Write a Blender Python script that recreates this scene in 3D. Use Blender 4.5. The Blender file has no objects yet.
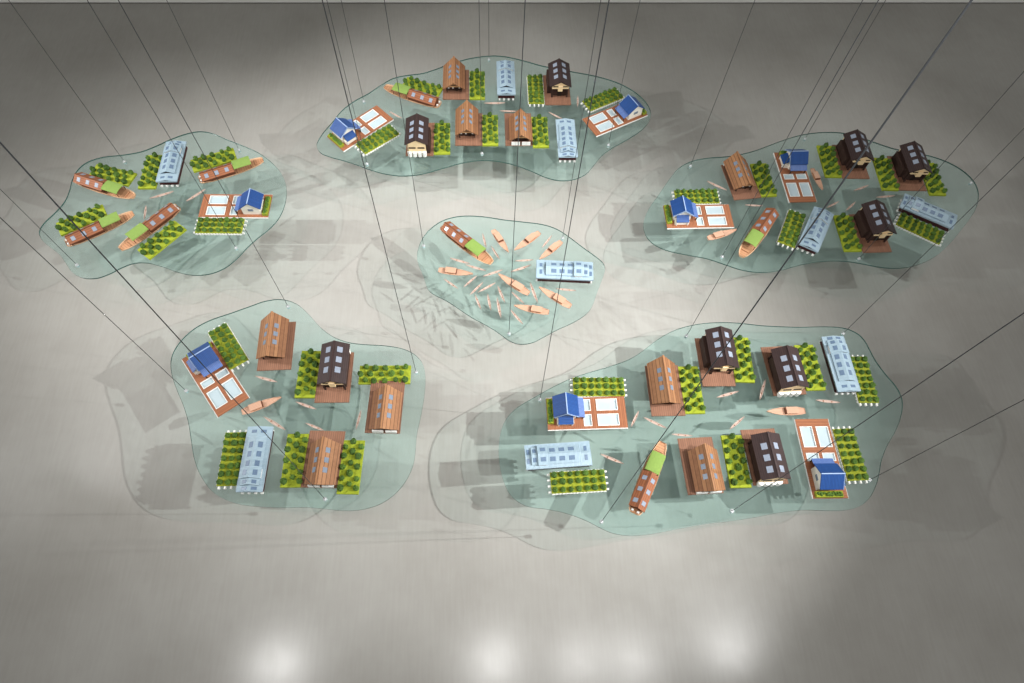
import bpy, bmesh, math, random
from mathutils import Vector, Matrix
random.seed(7)
S = bpy.context.scene
COL = S.collection
PI = math.pi

# ------------------------------------------------------------------ camera geometry
F_PX, CAM_H, GLASS_Z, GLASS_T = 640.0, 8.0, 0.72, 0.020
NAD = (492.4, 675.1)                       # where plumb lines meet
D = Vector((NAD[0]-512, NAD[1]-341.5, F_PX)).normalized()
nn = Vector((0, F_PX, 339.5))
XA = D.cross(nn).normalized()
if XA.x < 0: XA = -XA
UP = -D
YA = UP.cross(XA)
def at(u, v, z=GLASS_Z):
    """floor-plan point seen at pixel u, v on the level plane z"""
    r = Vector((u-512, v-341.5, F_PX)); k = (CAM_H-z)/r.dot(D); r = r*k
    return Vector((r.dot(XA), r.dot(YA), z))

cam = bpy.data.cameras.new('camera'); co = bpy.data.objects.new('camera', cam); COL.objects.link(co)
cam.sensor_width = 36; cam.lens = F_PX/1024*36; cam.clip_start = 0.05; cam.clip_end = 100
def wv(c): return Vector((c.dot(XA), c.dot(YA), c.dot(UP)))
R_, U_, B_ = wv(Vector((1,0,0))), wv(Vector((0,-1,0))), wv(Vector((0,0,-1)))
co.matrix_world = Matrix(((R_.x,U_.x,B_.x,0),(R_.y,U_.y,B_.y,0),(R_.z,U_.z,B_.z,CAM_H),(0,0,0,1)))
S.camera = co

# ------------------------------------------------------------------ materials
def lin(c):
    return tuple((x/12.92 if x <= .04045 else ((x+.055)/1.055)**2.4) for x in (v/255 for v in c)) + (1,)
def newmat(name):
    m = bpy.data.materials.new(name); m.use_nodes = True
    nt = m.node_tree; b = nt.nodes['Principled BSDF']
    return m, nt, b
def plain(name, rgb, rough=.6, metal=0, var=.08, scale=30, spec=.3):
    m, nt, b = newmat(name)
    tc = nt.nodes.new('ShaderNodeTexCoord'); no = nt.nodes.new('ShaderNodeTexNoise'); no.inputs['Scale'].default_value = scale
    nt.links.new(tc.outputs['Object'], no.inputs['Vector'])
    mx = nt.nodes.new('ShaderNodeMix'); mx.data_type = 'RGBA'
    c = lin(rgb)
    mx.inputs['A'].default_value = tuple(max(0, x*(1-var)) for x in c[:3])+(1,)
    mx.inputs['B'].default_value = tuple(min(1, x*(1+var)) for x in c[:3])+(1,)
    nt.links.new(no.outputs['Fac'], mx.inputs['Factor']); nt.links.new(mx.outputs['Result'], b.inputs['Base Color'])
    b.inputs['Roughness'].default_value = rough; b.inputs['Metallic'].default_value = metal; b.inputs['Specular IOR Level'].default_value = spec
    return m
def striped(name, rgb, rgb2, axis, freq, rough=.6, bump=.3, grain=.35, spec=.3, sharp=.12):
    """boards or corrugation: narrow darker lines across one object axis plus grain"""
    m, nt, b = newmat(name); N = nt.nodes.new; L = nt.links.new
    tc = N('ShaderNodeTexCoord'); sp = N('ShaderNodeSeparateXYZ'); L(tc.outputs['Object'], sp.inputs[0])
    mu = N('ShaderNodeMath'); mu.operation = 'MULTIPLY'; mu.inputs[1].default_value = freq; L(sp.outputs['XYZ'.index(axis)], mu.inputs[0])
    fr = N('ShaderNodeMath'); fr.operation = 'FRACT'; L(mu.outputs[0], fr.inputs[0])
    pp = N('ShaderNodeMath'); pp.operation = 'PINGPONG'; pp.inputs[1].default_value = .5; L(mu.outputs[0], pp.inputs[0])
    lt = N('ShaderNodeMapRange'); lt.inputs['From Min'].default_value = 0; lt.inputs['From Max'].default_value = sharp; L(pp.outputs[0], lt.inputs['Value'])
    fl = N('ShaderNodeMath'); fl.operation = 'FLOOR'; L(mu.outputs[0], fl.inputs[0])
    wn = N('ShaderNodeTexWhiteNoise'); wn.noise_dimensions = '1D'; L(fl.outputs[0], wn.inputs['W'])
    no = N('ShaderNodeTexNoise'); no.inputs['Scale'].default_value = 25; L(tc.outputs['Object'], no.inputs['Vector'])
    ad = N('ShaderNodeMath'); ad.operation = 'MULTIPLY_ADD'; ad.inputs[1].default_value = grain; L(wn.outputs['Value'], ad.inputs[0])
    m3 = N('ShaderNodeMath'); m3.operation = 'MULTIPLY'; m3.inputs[1].default_value = .5; L(no.outputs['Fac'], m3.inputs[0]); L(m3.outputs[0], ad.inputs[2])
    mx = N('ShaderNodeMix'); mx.data_type = 'RGBA'; mx.inputs['A'].default_value = lin(rgb); mx.inputs['B'].default_value = lin(rgb2); L(ad.outputs[0], mx.inputs['Factor'])
    mx2 = N('ShaderNodeMix'); mx2.data_type = 'RGBA'; mx2.inputs['A'].default_value = tuple(x*.45 for x in lin(rgb2)[:3])+(1,); L(mx.outputs['Result'], mx2.inputs['B']); L(lt.outputs['Result'], mx2.inputs['Factor'])
    L(mx2.outputs['Result'], b.inputs['Base Color'])
    bp = N('ShaderNodeBump'); bp.inputs['Strength'].default_value = bump; bp.inputs['Distance'].default_value = .004; L(lt.outputs['Result'], bp.inputs['Height']); L(bp.outputs[0], b.inputs['Normal'])
    b.inputs['Roughness'].default_value = rough; b.inputs['Specular IOR Level'].default_value = spec
    return m
M = {}
M['brown_roof'] = striped('brown_roof_boards', (170,124,86), (120,80,54), 'X', 27, grain=.7)
M['dark_roof'] = striped('dark_roof_sheet', (64,48,46), (44,33,33), 'X', 48, rough=.5)
M['deck_brown'] = striped('deck_boards', (146,106,84), (116,80,62), 'X', 40, rough=.7)
M['deck_red'] = striped('red_deck_boards', (166,108,74), (128,78,54), 'X', 44, rough=.7)
M['dark_wall'] = striped('dark_timber_wall', (70,48,40), (44,30,26), 'Z', 60, rough=.8)
M['cream'] = plain('cream_gable', (236,208,164), .7)
M['tan'] = plain('tan_timber', (206,160,116), .7)
M['white'] = plain('white_paint', (226,226,222), .6, var=.03)
M['window'] = plain('window_pale_glass', (142,151,166), .15, var=.12, scale=60, spec=.5)
M['window_dim'] = plain('window_grey_glass', (122,133,148), .15, var=.15, scale=60, spec=.5)
M['slot'] = plain('dark_opening', (34,26,22), .8)
M['blue_roof'] = striped('blue_corrugated_roof', (42,82,146), (30,66,126), 'Y', 60, rough=.35, sharp=.2)
M['blue_trim'] = plain('pale_blue_trim', (150,172,206), .5, var=.04)
M['blue_sheet'] = striped('pale_blue_sheet', (100,126,180), (82,108,168), 'Y', 60, rough=.4, sharp=.2)
M['house_white'] = plain('white_house_wall', (238,232,220), .7, var=.04)
M['pond'] = plain('pale_pond', (176,192,198), .3, var=.06, scale=14, spec=.5)
M['metal_roof'] = striped('pale_blue_metal_roof', (168,190,202), (148,172,188), 'Y', 70, rough=.4, sharp=.25)
M['metal_win'] = plain('roof_light_panel', (100,120,144), .25, var=.25, scale=70, spec=.5)
M['metal_trim'] = plain('blue_grey_metal_trim', (150,168,180), .5, var=.05)
M['maroon_wall'] = plain('maroon_wall', (66,36,36), .8, var=.2)
M['grass'] = plain('bright_moss', (146,158,44), .95, var=.22, scale=45)
M['grass2'] = plain('yellow_moss', (140,148,42), .95, var=.3, scale=45)
M['bush'] = plain('bush_leaf', (84,114,46), .9, var=.35, scale=60)
M['bush2'] = plain('bush_dark_leaf', (70,98,42), .9, var=.4, scale=60)
M['canopy'] = plain('light_green_canopy', (124,150,74), .85, var=.15, scale=40)
M['hull'] = striped('pale_wood_hull', (220,184,150), (202,160,124), 'Z', 60, rough=.6, bump=.15)
M['boat_deck'] = striped('boat_deck_boards', (196,148,112), (166,118,84), 'X', 30, rough=.7)
M['boat_roof'] = striped('red_brown_cabin_roof', (156,98,66), (124,74,48), 'Y', 40, rough=.6)
M['boat_dark'] = plain('cabin_dark_timber', (104,62,42), .7)
M['motor_wood'] = striped('motorboat_wood', (200,160,136), (186,144,118), 'Y', 60, rough=.55, bump=.1)
M['canoe'] = plain('canoe_wood', (186,164,152), .6, var=.12, scale=20)
M['canoe_dark'] = plain('canoe_inside', (150,108,86), .7)
M['steel'] = plain('steel_cable', (60,63,66), .6, metal=0, var=.05, spec=.5)
M['bolt'] = plain('polished_bolt', (220,222,224), .25, metal=.6, var=.03, spec=.5)

def glass_mats():
    m = bpy.data.materials.new('green_tinted_glass'); m.use_nodes = True; nt = m.node_tree; nt.nodes.clear(); N = nt.nodes.new; L = nt.links.new
    o = N('ShaderNodeOutputMaterial'); tr = N('ShaderNodeBsdfTransparent'); tr.inputs[0].default_value = (.915,.992,.985,1)
    df = N('ShaderNodeBsdfDiffuse'); df.inputs[0].default_value = (.42,.68,.64,1)
    gl = N('ShaderNodeBsdfGlossy'); gl.inputs['Roughness'].default_value = .10; gl.inputs['Color'].default_value = (.95,1,.98,1)
    m1 = N('ShaderNodeMixShader'); m1.inputs[0].default_value = .02; L(tr.outputs[0], m1.inputs[1]); L(df.outputs[0], m1.inputs[2])
    lw = N('ShaderNodeLayerWeight'); lw.inputs['Blend'].default_value = .5
    pw = N('ShaderNodeMath'); pw.operation = 'POWER'; pw.inputs[1].default_value = 5; L(lw.outputs['Facing'], pw.inputs[0])
    ma = N('ShaderNodeMath'); ma.operation = 'MULTIPLY_ADD'; ma.inputs[1].default_value = .7; ma.inputs[2].default_value = .022; L(pw.outputs[0], ma.inputs[0])
    m2 = N('ShaderNodeMixShader'); L(ma.outputs[0], m2.inputs[0]); L(m1.outputs[0], m2.inputs[1]); L(gl.outputs[0], m2.inputs[2])
    L(m2.outputs[0], o.inputs['Surface'])
    e = bpy.data.materials.new('glass_cut_edge'); e.use_nodes = True; nt = e.node_tree; b = nt.nodes['Principled BSDF']
    b.inputs['Base Color'].default_value = (.035,.10,.085,1); b.inputs['Roughness'].default_value = .15
    no = nt.nodes.new('ShaderNodeTexNoise'); no.inputs['Scale'].default_value = 8
    tc = nt.nodes.new('ShaderNodeTexCoord'); nt.links.new(tc.outputs['Object'], no.inputs['Vector'])
    mr = nt.nodes.new('ShaderNodeMapRange'); mr.inputs['To Min'].default_value = .1; mr.inputs['To Max'].default_value = .3
    nt.links.new(no.outputs['Fac'], mr.inputs['Value']); nt.links.new(mr.outputs['Result'], b.inputs['Roughness'])
    return m, e
M['glass'], M['glass_edge'] = glass_mats()

def floor_mat():
    m, nt, b = newmat('polished_concrete'); N = nt.nodes.new; L = nt.links.new
    tc = N('ShaderNodeTexCoord')
    n1 = N('ShaderNodeTexNoise'); n1.inputs['Scale'].default_value = .55; n1.inputs['Detail'].default_value = 6; L(tc.outputs['Object'], n1.inputs['Vector'])
    n2 = N('ShaderNodeTexNoise'); n2.inputs['Scale'].default_value = 6; n2.inputs['Detail'].default_value = 8; L(tc.outputs['Object'], n2.inputs['Vector'])
    mp = N('ShaderNodeMapping'); mp.inputs['Scale'].default_value = (14,1.2,1); L(tc.outputs['Object'], mp.inputs['Vector'])
    n3 = N('ShaderNodeTexNoise'); n3.inputs['Scale'].default_value = 2; n3.inputs['Detail'].default_value = 5; L(mp.outputs[0], n3.inputs['Vector'])
    a = N('ShaderNodeMath'); a.operation = 'MULTIPLY_ADD'; a.inputs[1].default_value = .14; L(n2.outputs['Fac'], a.inputs[0]); L(n1.outputs['Fac'], a.inputs[2])
    a2 = N('ShaderNodeMath'); a2.operation = 'MULTIPLY_ADD'; a2.inputs[1].default_value = .25; L(n3.outputs['Fac'], a2.inputs[0]); L(a.outputs[0], a2.inputs[2])
    cr = N('ShaderNodeValToRGB'); cr.color_ramp.elements[0].position = .45; cr.color_ramp.elements[1].position = .95
    cr.color_ramp.elements[0].color = lin((148,145,139)); cr.color_ramp.elements[1].color = lin((168,166,161)); L(a2.outputs[0], cr.inputs[0])
    L(cr.outputs[0], b.inputs['Base Color'])
    mr = N('ShaderNodeMapRange'); mr.inputs['To Min'].default_value = .20; mr.inputs['To Max'].default_value = .25; L(n2.outputs['Fac'], mr.inputs['Value']); L(mr.outputs['Result'], b.inputs['Roughness'])
    b.inputs['Specular IOR Level'].default_value = .45
    return m
M['floor'] = floor_mat()
M['wall_white'] = plain('white_gallery_wall', (238,238,234), .8, var=.02, scale=1)
M['skirting'] = plain('grey_skirting', (120,118,114), .6, var=.03)
M['ceiling'] = plain('grey_ceiling', (150,150,148), .9, var=.03, scale=1)

# ------------------------------------------------------------------ mesh helpers
class MB:
    def __init__(s): s.v, s.f = [], []
    def add(s, vs, fs):
        o = len(s.v); s.v += [tuple(p) for p in vs]; s.f += [tuple(i+o for i in f) for f in fs]; return s
    def box(s, x0, x1, y0, y1, z0, z1):
        return s.add([(x0,y0,z0),(x1,y0,z0),(x1,y1,z0),(x0,y1,z0),(x0,y0,z1),(x1,y0,z1),(x1,y1,z1),(x0,y1,z1)],
                     [(0,3,2,1),(4,5,6,7),(0,1,5,4),(1,2,6,5),(2,3,7,6),(3,0,4,7)])
    def slab(s, quad, t):
        """a quad (ccw seen from outside) given thickness t inward"""
        q = [Vector(p) for p in quad]; n = (q[1]-q[0]).cross(q[2]-q[0]).normalized()
        k = len(q); vs = q + [p-n*t for p in q]
        fs = [tuple(range(k)), tuple(range(2*k-1, k-1, -1))] + [(i, i+k, (i+1)%k+k, (i+1)%k) for i in range(k)]
        return s.add(vs, fs)
    def prism(s, prof, y0, y1):
        """profile of (x, z) ccw seen from -y, pushed along y"""
        k = len(prof); vs = [(x,y0,z) for x,z in prof]+[(x,y1,z) for x,z in prof]
        return s.add(vs, [tuple(range(k)), tuple(range(2*k-1,k-1,-1))]+[((i+1)%k, i, i+k, (i+1)%k+k) for i in range(k)])
    def cyl(s, x, y, z0, z1, r, n=10, r2=None):
        r2 = r if r2 is None else r2
        vs = [(x+r*math.cos(2*PI*i/n), y+r*math.sin(2*PI*i/n), z0) for i in range(n)]+[(x+r2*math.cos(2*PI*i/n), y+r2*math.sin(2*PI*i/n), z1) for i in range(n)]
        return s.add(vs, [tuple(range(n-1,-1,-1)), tuple(range(n,2*n))]+[(i,(i+1)%n,(i+1)%n+n,i+n) for i in range(n)])
    def build(s, name, mat, parent=None, smooth=False, bevel=0):
        me = bpy.data.meshes.new(name); me.from_pydata(s.v, [], s.f); me.validate(); me.update()
        bm = bmesh.new(); bm.from_mesh(me); bmesh.ops.recalc_face_normals(bm, faces=bm.faces)
        if bevel: bmesh.ops.bevel(bm, geom=bm.edges[:], offset=bevel, segments=1, affect='EDGES')
        bm.to_mesh(me); bm.free()
        for p in me.polygons: p.use_smooth = smooth
        me.materials.append(mat)
        o = bpy.data.objects.new(name, me); COL.objects.link(o)
        if parent: o.parent = parent
        return o
def empty(name):
    o = bpy.data.objects.new(name, None); o.empty_display_size = .1; COL.objects.link(o); return o
def copy_mesh_child(o, name, parent, loc, rz=0, sc=1):
    c = o.copy(); c.name = name; COL.objects.link(c); c.parent = parent; c.location = loc; c.rotation_euler = (0,0,rz); c.scale = (sc,sc,sc) if not isinstance(sc, tuple) else sc; return c
def copy_tree(o, parent=None):
    c = o.copy(); COL.objects.link(c); c.parent = parent
    for ch in o.children: copy_tree(ch, c)
    return c
def tag(o, label, cat, group=None, kind=None):
    if label: o['label'] = label
    if cat: o['category'] = cat
    if group: o['group'] = group
    if kind: o['kind'] = kind
    return o

# ------------------------------------------------------------------ prototypes (origin on the glass, front edge towards -y)
def gable_roof(mb, x0, x1, y0, y1, ze, zr, prow=0, t=.012):
    xm = (x0+x1)/2
    mb.slab([(x0,y0,ze),(xm,y0-prow,zr),(xm,y1+prow,zr),(x0,y1,ze)], t)
    mb.slab([(x1,y0,ze),(x1,y1,ze),(xm,y1+prow,zr),(xm,y0-prow,zr)], t)
    return mb
def on_slope(x0, x1, ze, zr, side, a, y, w, l, lift=.003):
    """a flat window lying on one slope; a = fraction from eave to ridge of its centre"""
    xm = (x0+x1)/2; xe = x0 if side < 0 else x1
    e = Vector((xe,0,ze)); r = Vector((xm,0,zr)); u = (r-e).normalized(); n = Vector((-u.z,0,u.x)) if u.x < 0 else Vector((-u.z,0,u.x))
    if n.z < 0: n = -n
    c = e+(r-e)*a + Vector((0,y,0)) + n*lift
    v = Vector((0,1,0))
    q = [c-u*w/2-v*l/2, c+u*w/2-v*l/2, c+u*w/2+v*l/2, c-u*w/2+v*l/2]
    if (q[1]-q[0]).cross(q[2]-q[0]).z < 0: q = q[::-1]
    return q
def window_on(root, quad, mat, name='skylight'):
    MB().slab(quad, .006).build(name, mat, root)

HW, HD = .415, .675      # house deck
def make_brown(y0=-.215, y1=.325):
    r = empty('brown_house')
    MB().box(-HW/2,HW/2,-HD/2,HD/2,.018,.032).build('deck', M['deck_brown'], r)
    b = MB()
    for x in (-.17,0,.17): b.box(x-.012,x+.012,-HD/2+.02,HD/2-.02,.0,.018)
    b.build('deck_beams', M['dark_wall'], r)
    cx, ze, zr = -.028, .115, .268
    MB().box(cx-.125,cx+.125,y0+.07,y1-.075,.032,.145).build('walls', M['dark_wall'], r)
    for s, yy in ((-1,y0+.040),(1,y1-.060)):
        g = MB(); g.prism([(cx-.125,.140),(cx+.125,.140),(cx,.245)], yy, yy+.012); g.build('gable', M['dark_wall'], r)
        bb = MB(); bb.box(cx-.105,cx+.105,yy+s*.012-.006,yy+s*.012+.018,.140,.158); bb.box(cx-.065,cx+.065,yy+s*.012-.006,yy+s*.012+.018,.186,.202)
        bb.build('gable_beam', M['tan'], r)
    rf = gable_roof(MB(), cx-.177, cx+.177, y0, y1, ze, zr, prow=.04).build('roof', M['brown_roof'], r)
    rc = MB(); rc.box(cx-.012,cx+.012,y0-.04,y1+.04,zr-.006,zr+.005); rc.build('ridge_cap', M['brown_roof'], rf)
    for s in (-1,1):
        for k in range(3): window_on(rf, on_slope(cx-.177,cx+.177,ze,zr,s,.66,y1-.14-.115*k,.055,.060), M['window_dim'])
    # front veranda: two white posts and a door; rear: two wide white posts pairs
    for x in (-.085,-.015,.085):
        MB().box(cx+x-.012,cx+x+.012,y0+.045,y0+.062,.095,.142).build('veranda_screen', M['white'], r)
    for x in (-.11,.11):
        MB().box(cx+x-.007,cx+x+.007,y0+.03,y0+.044,.032,.142).build('front_post', M['dark_wall'], r)
    MB().box(cx+.02,cx+.06,y0+.062,y0+.074,.032,.10).build('door', M['slot'], r)
    for x in (-.112,-.046,.046,.112):
        MB().box(cx+x-.032,cx+x+.031,y1-.010,y1+.012,.032,.085).build('rear_panel', M['white'], r)
    return r
def make_dark():
    r = empty('dark_house')
    MB().box(-HW/2,HW/2,-HD/2,HD/2,.018,.032).build('deck', M['deck_brown'], r)
    b = MB()
    for x in (-.17,0,.17): b.box(x-.012,x+.012,-HD/2+.02,HD/2-.02,.0,.018)
    b.build('deck_beams', M['dark_wall'], r)
    cx, y0, y1, ze, zr = .030, -.195, .340, .255, .350
    MB().box(cx-.135,cx+.135,y0+.06,y1-.03,.032,.255).build('walls', M['dark_wall'], r)
    MB().box(cx-.190,cx-.135,y0+.11,y1-.05,.032,.185).build('side_gallery', M['dark_wall'], r)
    rf = gable_roof(MB(), cx-.172, cx+.172, y0, y1, ze, zr, t=.014).build('roof', M['dark_roof'], r)
    MB().box(cx-.010,cx+.010,y0,y1,zr-.006,zr+.004).build('ridge_cap', M['dark_roof'], rf)
    for s in (-1,1):
        for k in range(3): window_on(rf, on_slope(cx-.172,cx+.172,ze,zr,s,.60,.235-.135*k,.068,.074), M['window'])
    # front gable: cream frame of crossing beams
    MB().prism([(cx-.130,.250),(cx+.130,.250),(cx,.325)], y0+.02, y0+.06).build('front_gable', M['cream'], r)
    bb = MB(); bb.box(cx-.130,cx+.130,y0+.012,y0+.06,.205,.236); bb.box(cx-.035,cx+.035,y0,y0+.06,.165,.262); bb.build('gable_frame', M['cream'], r)
    MB().box(cx-.11,cx+.11,y0+.012,y0+.018,.236,.250).build('gable_slot', M['slot'], r)
    for x in (cx-.12,cx+.12): MB().box(x-.01,x+.01,y0+.02,y0+.04,.032,.205).build('front_post', M['dark_wall'], r)
    MB().box(cx-.03,cx+.03,y0+.054,y0+.064,.032,.12).build('door', M['slot'], r)
    # rear gable wall, cream, with two slots and four white bays
    MB().prism([(cx-.135,.032),(cx+.135,.032),(cx+.135,.25),(cx,.325),(cx-.135,.25)], y1-.036, y1-.016).build('rear_gable', M['cream'], r)
    for x in (cx-.065,cx+.065): MB().box(x-.050,x+.050,y1-.020,y1-.010,.165,.188).build('rear_slot', M['slot'], r)
    for x in (cx-.108,cx-.036,cx+.036,cx+.108): MB().cyl(x,y1-.012,.018,.105,.031,12,.034).build('rear_bay', M['white'], r)
    return r
BW, BD = .965, .405
def make_blue():
    r = empty('blue_house')
    d = MB(); z0, z1 = .022, .036
    xs = [(-BW/2,-.045),(.055,.125),(.385,BW/2)]
    for a, b in xs: d.box(a,b,-BD/2,BD/2,z0,z1)
    for a, b in ((-.045,.055),(.125,.385)):
        for c, e in ((-BD/2,-BD/2+.03),(-.022,.022),(BD/2-.03,BD/2)): d.box(a,b,c,e,z0,z1)
    d.build('deck', M['deck_red'], r)
    for a, b in ((-.045,.055),(.125,.385)):
        for c, e in ((-BD/2+.03,-.022),(.022,BD/2-.03)):
            p = MB(); p.box(a,b,c,e,.012,.026); pd = p.build('fish_pond', M['pond'], r)
            e_ = MB(); t = .008
            e_.box(a,b,c,c+t,.02,.042); e_.box(a,b,e-t,e,.02,.042); e_.box(a,a+t,c+t,e-t,.02,.042); e_.box(b-t,b,c+t,e-t,.02,.042); e_.build('pond_rim', M['white'], pd)
    sk = MB(); sk.box(-BW/2,BW/2,-BD/2-.008,-BD/2,.012,.028); sk.box(-BW/2,BW/2,BD/2,BD/2+.008,.012,.028); sk.build('edge_strip', M['white'], r)
    for s in (-1,1):
        for k in range(6):
            x = -BW/2+.03+k*(BW-.06)/5
            MB().box(x-.012,x+.012,s*(BD/2-.012)-.012,s*(BD/2-.012)+.012,0,.022).build('post', M['white'], r)
    x0, x1, y0, y1 = -.390, -.140, -.070, .155
    MB().prism([(x0,.036),(x1,.036),(x1,.175),((x0+x1)/2,.268),(x0,.175)], y0, y1).build('walls', M['house_white'], r)
    ex0, ex1, ey0, ey1, ze, zr = x0-.028, x1+.028, -.100, .172, .168, .284
    rf = MB(); xm = (x0+x1)/2
    rf.slab([(ex0,ey0,ze),(xm,ey0,zr),(xm,ey1,zr),(ex0,ey1,ze)], .010); rf.slab([(ex1,ey0,ze),(ex1,ey1,ze),(xm,ey1,zr),(xm,ey0,zr)], .010)
    rfo = rf.build('roof', M['blue_roof'], r)
    cp = MB(); cp.box(xm-.006,xm+.006,ey0,ey1,zr-.002,zr+.004)
    for (xa, xb) in ((ex0,xm),(xm,ex1)):
        za, zb = (ze,zr) if xb == xm else (zr,ze)
        cp.slab([(xa,ey0-.004,za),(xb,ey0-.004,zb),(xb,ey0+.008,zb),(xa,ey0+.008,za)], .014)
    cp.build('roof_trim', M['blue_trim'], rfo)
    MB().slab([(ex1-.012,ey0+.01,ze-.012),(ex1+.075,ey0+.01,ze-.050),(ex1+.075,ey1-.01,ze-.050),(ex1-.012,ey1-.01,ze-.012)], .008).build('lean_to_roof', M['blue_sheet'], r)
    for y in (ey0+.03, ey1-.03): MB().box(ex1+.055,ex1+.067,y-.006,y+.006,.036,ze-.054).build('lean_to_post', M['dark_wall'], r)
    MB().slab([(xm-.095,-.170,.110),(xm+.085,-.170,.110),(xm+.085,-.073,.160),(xm-.095,-.073,.160)], .008).build('porch_roof', M['blue_roof'], r)
    for x in (xm-.085, xm+.075): MB().box(x-.006,x+.006,-.163,-.151,.036,.106).build('porch_post', M['white'], r)
    MB().box(xm-.105,xm+.095,-.150,-.068,.036,.095).build('porch_wall', M['house_white'], r)
    MB().box(x1-.005,x1+.008,-.03,.03,.036,.105).build('door', M['slot'], r)
    w = MB(); w.box(xm-.035,xm+.035,y1-.002,y1+.006,.11,.15); w.build('rear_window', M['window_dim'], r)
    gs = MB().box(-BW/2+.005,-.408,-.135,.18,.036,.075).build('garden_strip', M['grass2'], r)
    hb = MB()
    for k in range(44):
        x = random.uniform(-BW/2+.022,-.424); y = random.uniform(-.115,.16); s = random.uniform(.014,.022)
        hb.cyl(x,y,.070,.070+s*1.7,s,6,s*.4)
    hb.build('strip_plants', M['bush'], gs)
    return r
def make_metal():
    r = empty('metal_roofed_house'); W, Dp = .262, .715
    MB().box(-W/2,W/2,-Dp/2,Dp/2,.022,.040).build('platform', M['maroon_wall'], r)
    for s in (-1,1):
        for k in range(4):
            x = -W/2+.022+k*(W-.044)/3
            MB().box(x-.014,x+.014,s*(Dp/2+.004)-.016,s*(Dp/2+.004)+.016,0,.024).build('post', M['white'], r)
    MB().box(-W/2+.002,W/2-.002,-Dp/2+.016,Dp/2-.016,.040,.120).build('walls', M['maroon_wall'], r)
    x0, x1, ze, zr = -.142, .142, .122, .150      # low outer roof
    ya, yb = -.38, .38
    rf = gable_roof(MB(), x0, x1, ya, yb, ze, zr, t=.010).build('roof', M['metal_roof'], r)
    fs = MB()
    for s in (-1,1): fs.box(*((x0-.004,x0+.003) if s < 0 else (x1-.003,x1+.004)),ya,yb,ze-.022,ze+.002)
    for y in (ya, yb): fs.box(x0,x1,y-.003,y+.003,ze-.020,ze)
    fs.build('fascia', M['metal_trim'], rf)
    # upper roof with a louvred gable at one end
    u0, u1, y0, y1, ue, ur = -.105, .105, -.255, .315, .147, .192
    MB().prism([(u0+.010,.125),(u1-.010,.125),(u1-.010,ue),(0,ur-.006),(u0+.010,ue)], y0+.012, y1-.012).build('upper_wall', M['metal_trim'], r)
    ru = gable_roof(MB(), u0, u1, y0, y1, ue, ur, t=.008).build('upper_roof', M['metal_roof'], r)
    MB().prism([(-.070,ue+.004),(.070,ue+.004),(0,ur-.010)], y0+.004, y0+.010).build('vent', M['slot'], ru)
    # raised saddle across the upper roof
    MB().prism([(-.112,.130),(.112,.130),(.112,.172),(0,.216),(-.112,.172)], .130, .232).build('raised_wall', M['white'], r)
    rs = gable_roof(MB(), -.120, .120, .120, .242, .172, .220, t=.008).build('raised_roof', M['metal_roof'], r)
    for s in (-1,1):
        for y in (.07,-.04,-.15): window_on(ru, on_slope(u0,u1,ue,ur,s,.50,y,.052,.066), M['metal_win'])
        window_on(ru, on_slope(u0,u1,ue,ur,s,.50,.278,.052,.040), M['metal_win'])
        for y in (-.320,.348): window_on(rf, on_slope(x0,x1,ze,zr,s,.62,y,.062,.034), M['metal_win'])
        window_on(rs, on_slope(-.120,.120,.172,.220,s,.52,.181,.050,.060), M['metal_win'])
    return r
bush_meshes = []
def bush_mesh(seed, mat):
    rnd = random.Random(seed); bm = bmesh.new()
    bmesh.ops.create_icosphere(bm, subdivisions=2, radius=.5)
    for v in bm.verts:
        k = 1+rnd.uniform(-.28,.22); v.co *= k; v.co.z = v.co.z*.85+.30
        if v.co.z < 0: v.co.z = 0
    for i in range(34):                                   # leaf sprigs
        th, ph = rnd.uniform(0,2*PI), rnd.uniform(.05,1.35)
        n = Vector((math.cos(th)*math.sin(ph), math.sin(th)*math.sin(ph), math.cos(ph)*.9))
        c = n*.46+Vector((0,0,.30)); t = n.orthogonal().normalized(); t.rotate(Matrix.Rotation(rnd.uniform(0,6.28),3,n)); u = n.cross(t)
        vs = [bm.verts.new(c-t*.11), bm.verts.new(c+u*.09+n*.05), bm.verts.new(c+t*.13+n*.14), bm.verts.new(c-u*.09+n*.05)]
        bm.faces.new(vs)
    me = bpy.data.meshes.new('bush'); bm.to_mesh(me); bm.free(); me.materials.append(mat); return me
BM_ = [bush_mesh(i, M['bush' if i % 2 else 'bush2']) for i in range(4)]
def add_bush(root, x, y, d, h, z, rnd):
    o = bpy.data.objects.new('bush', rnd.choice(BM_)); COL.objects.link(o); o.parent = root
    o.location = (x,y,z); o.rotation_euler = (0,0,rnd.uniform(0,6.28)); o.scale = (d,d,h)
GW, GD = .246, .632
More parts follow.
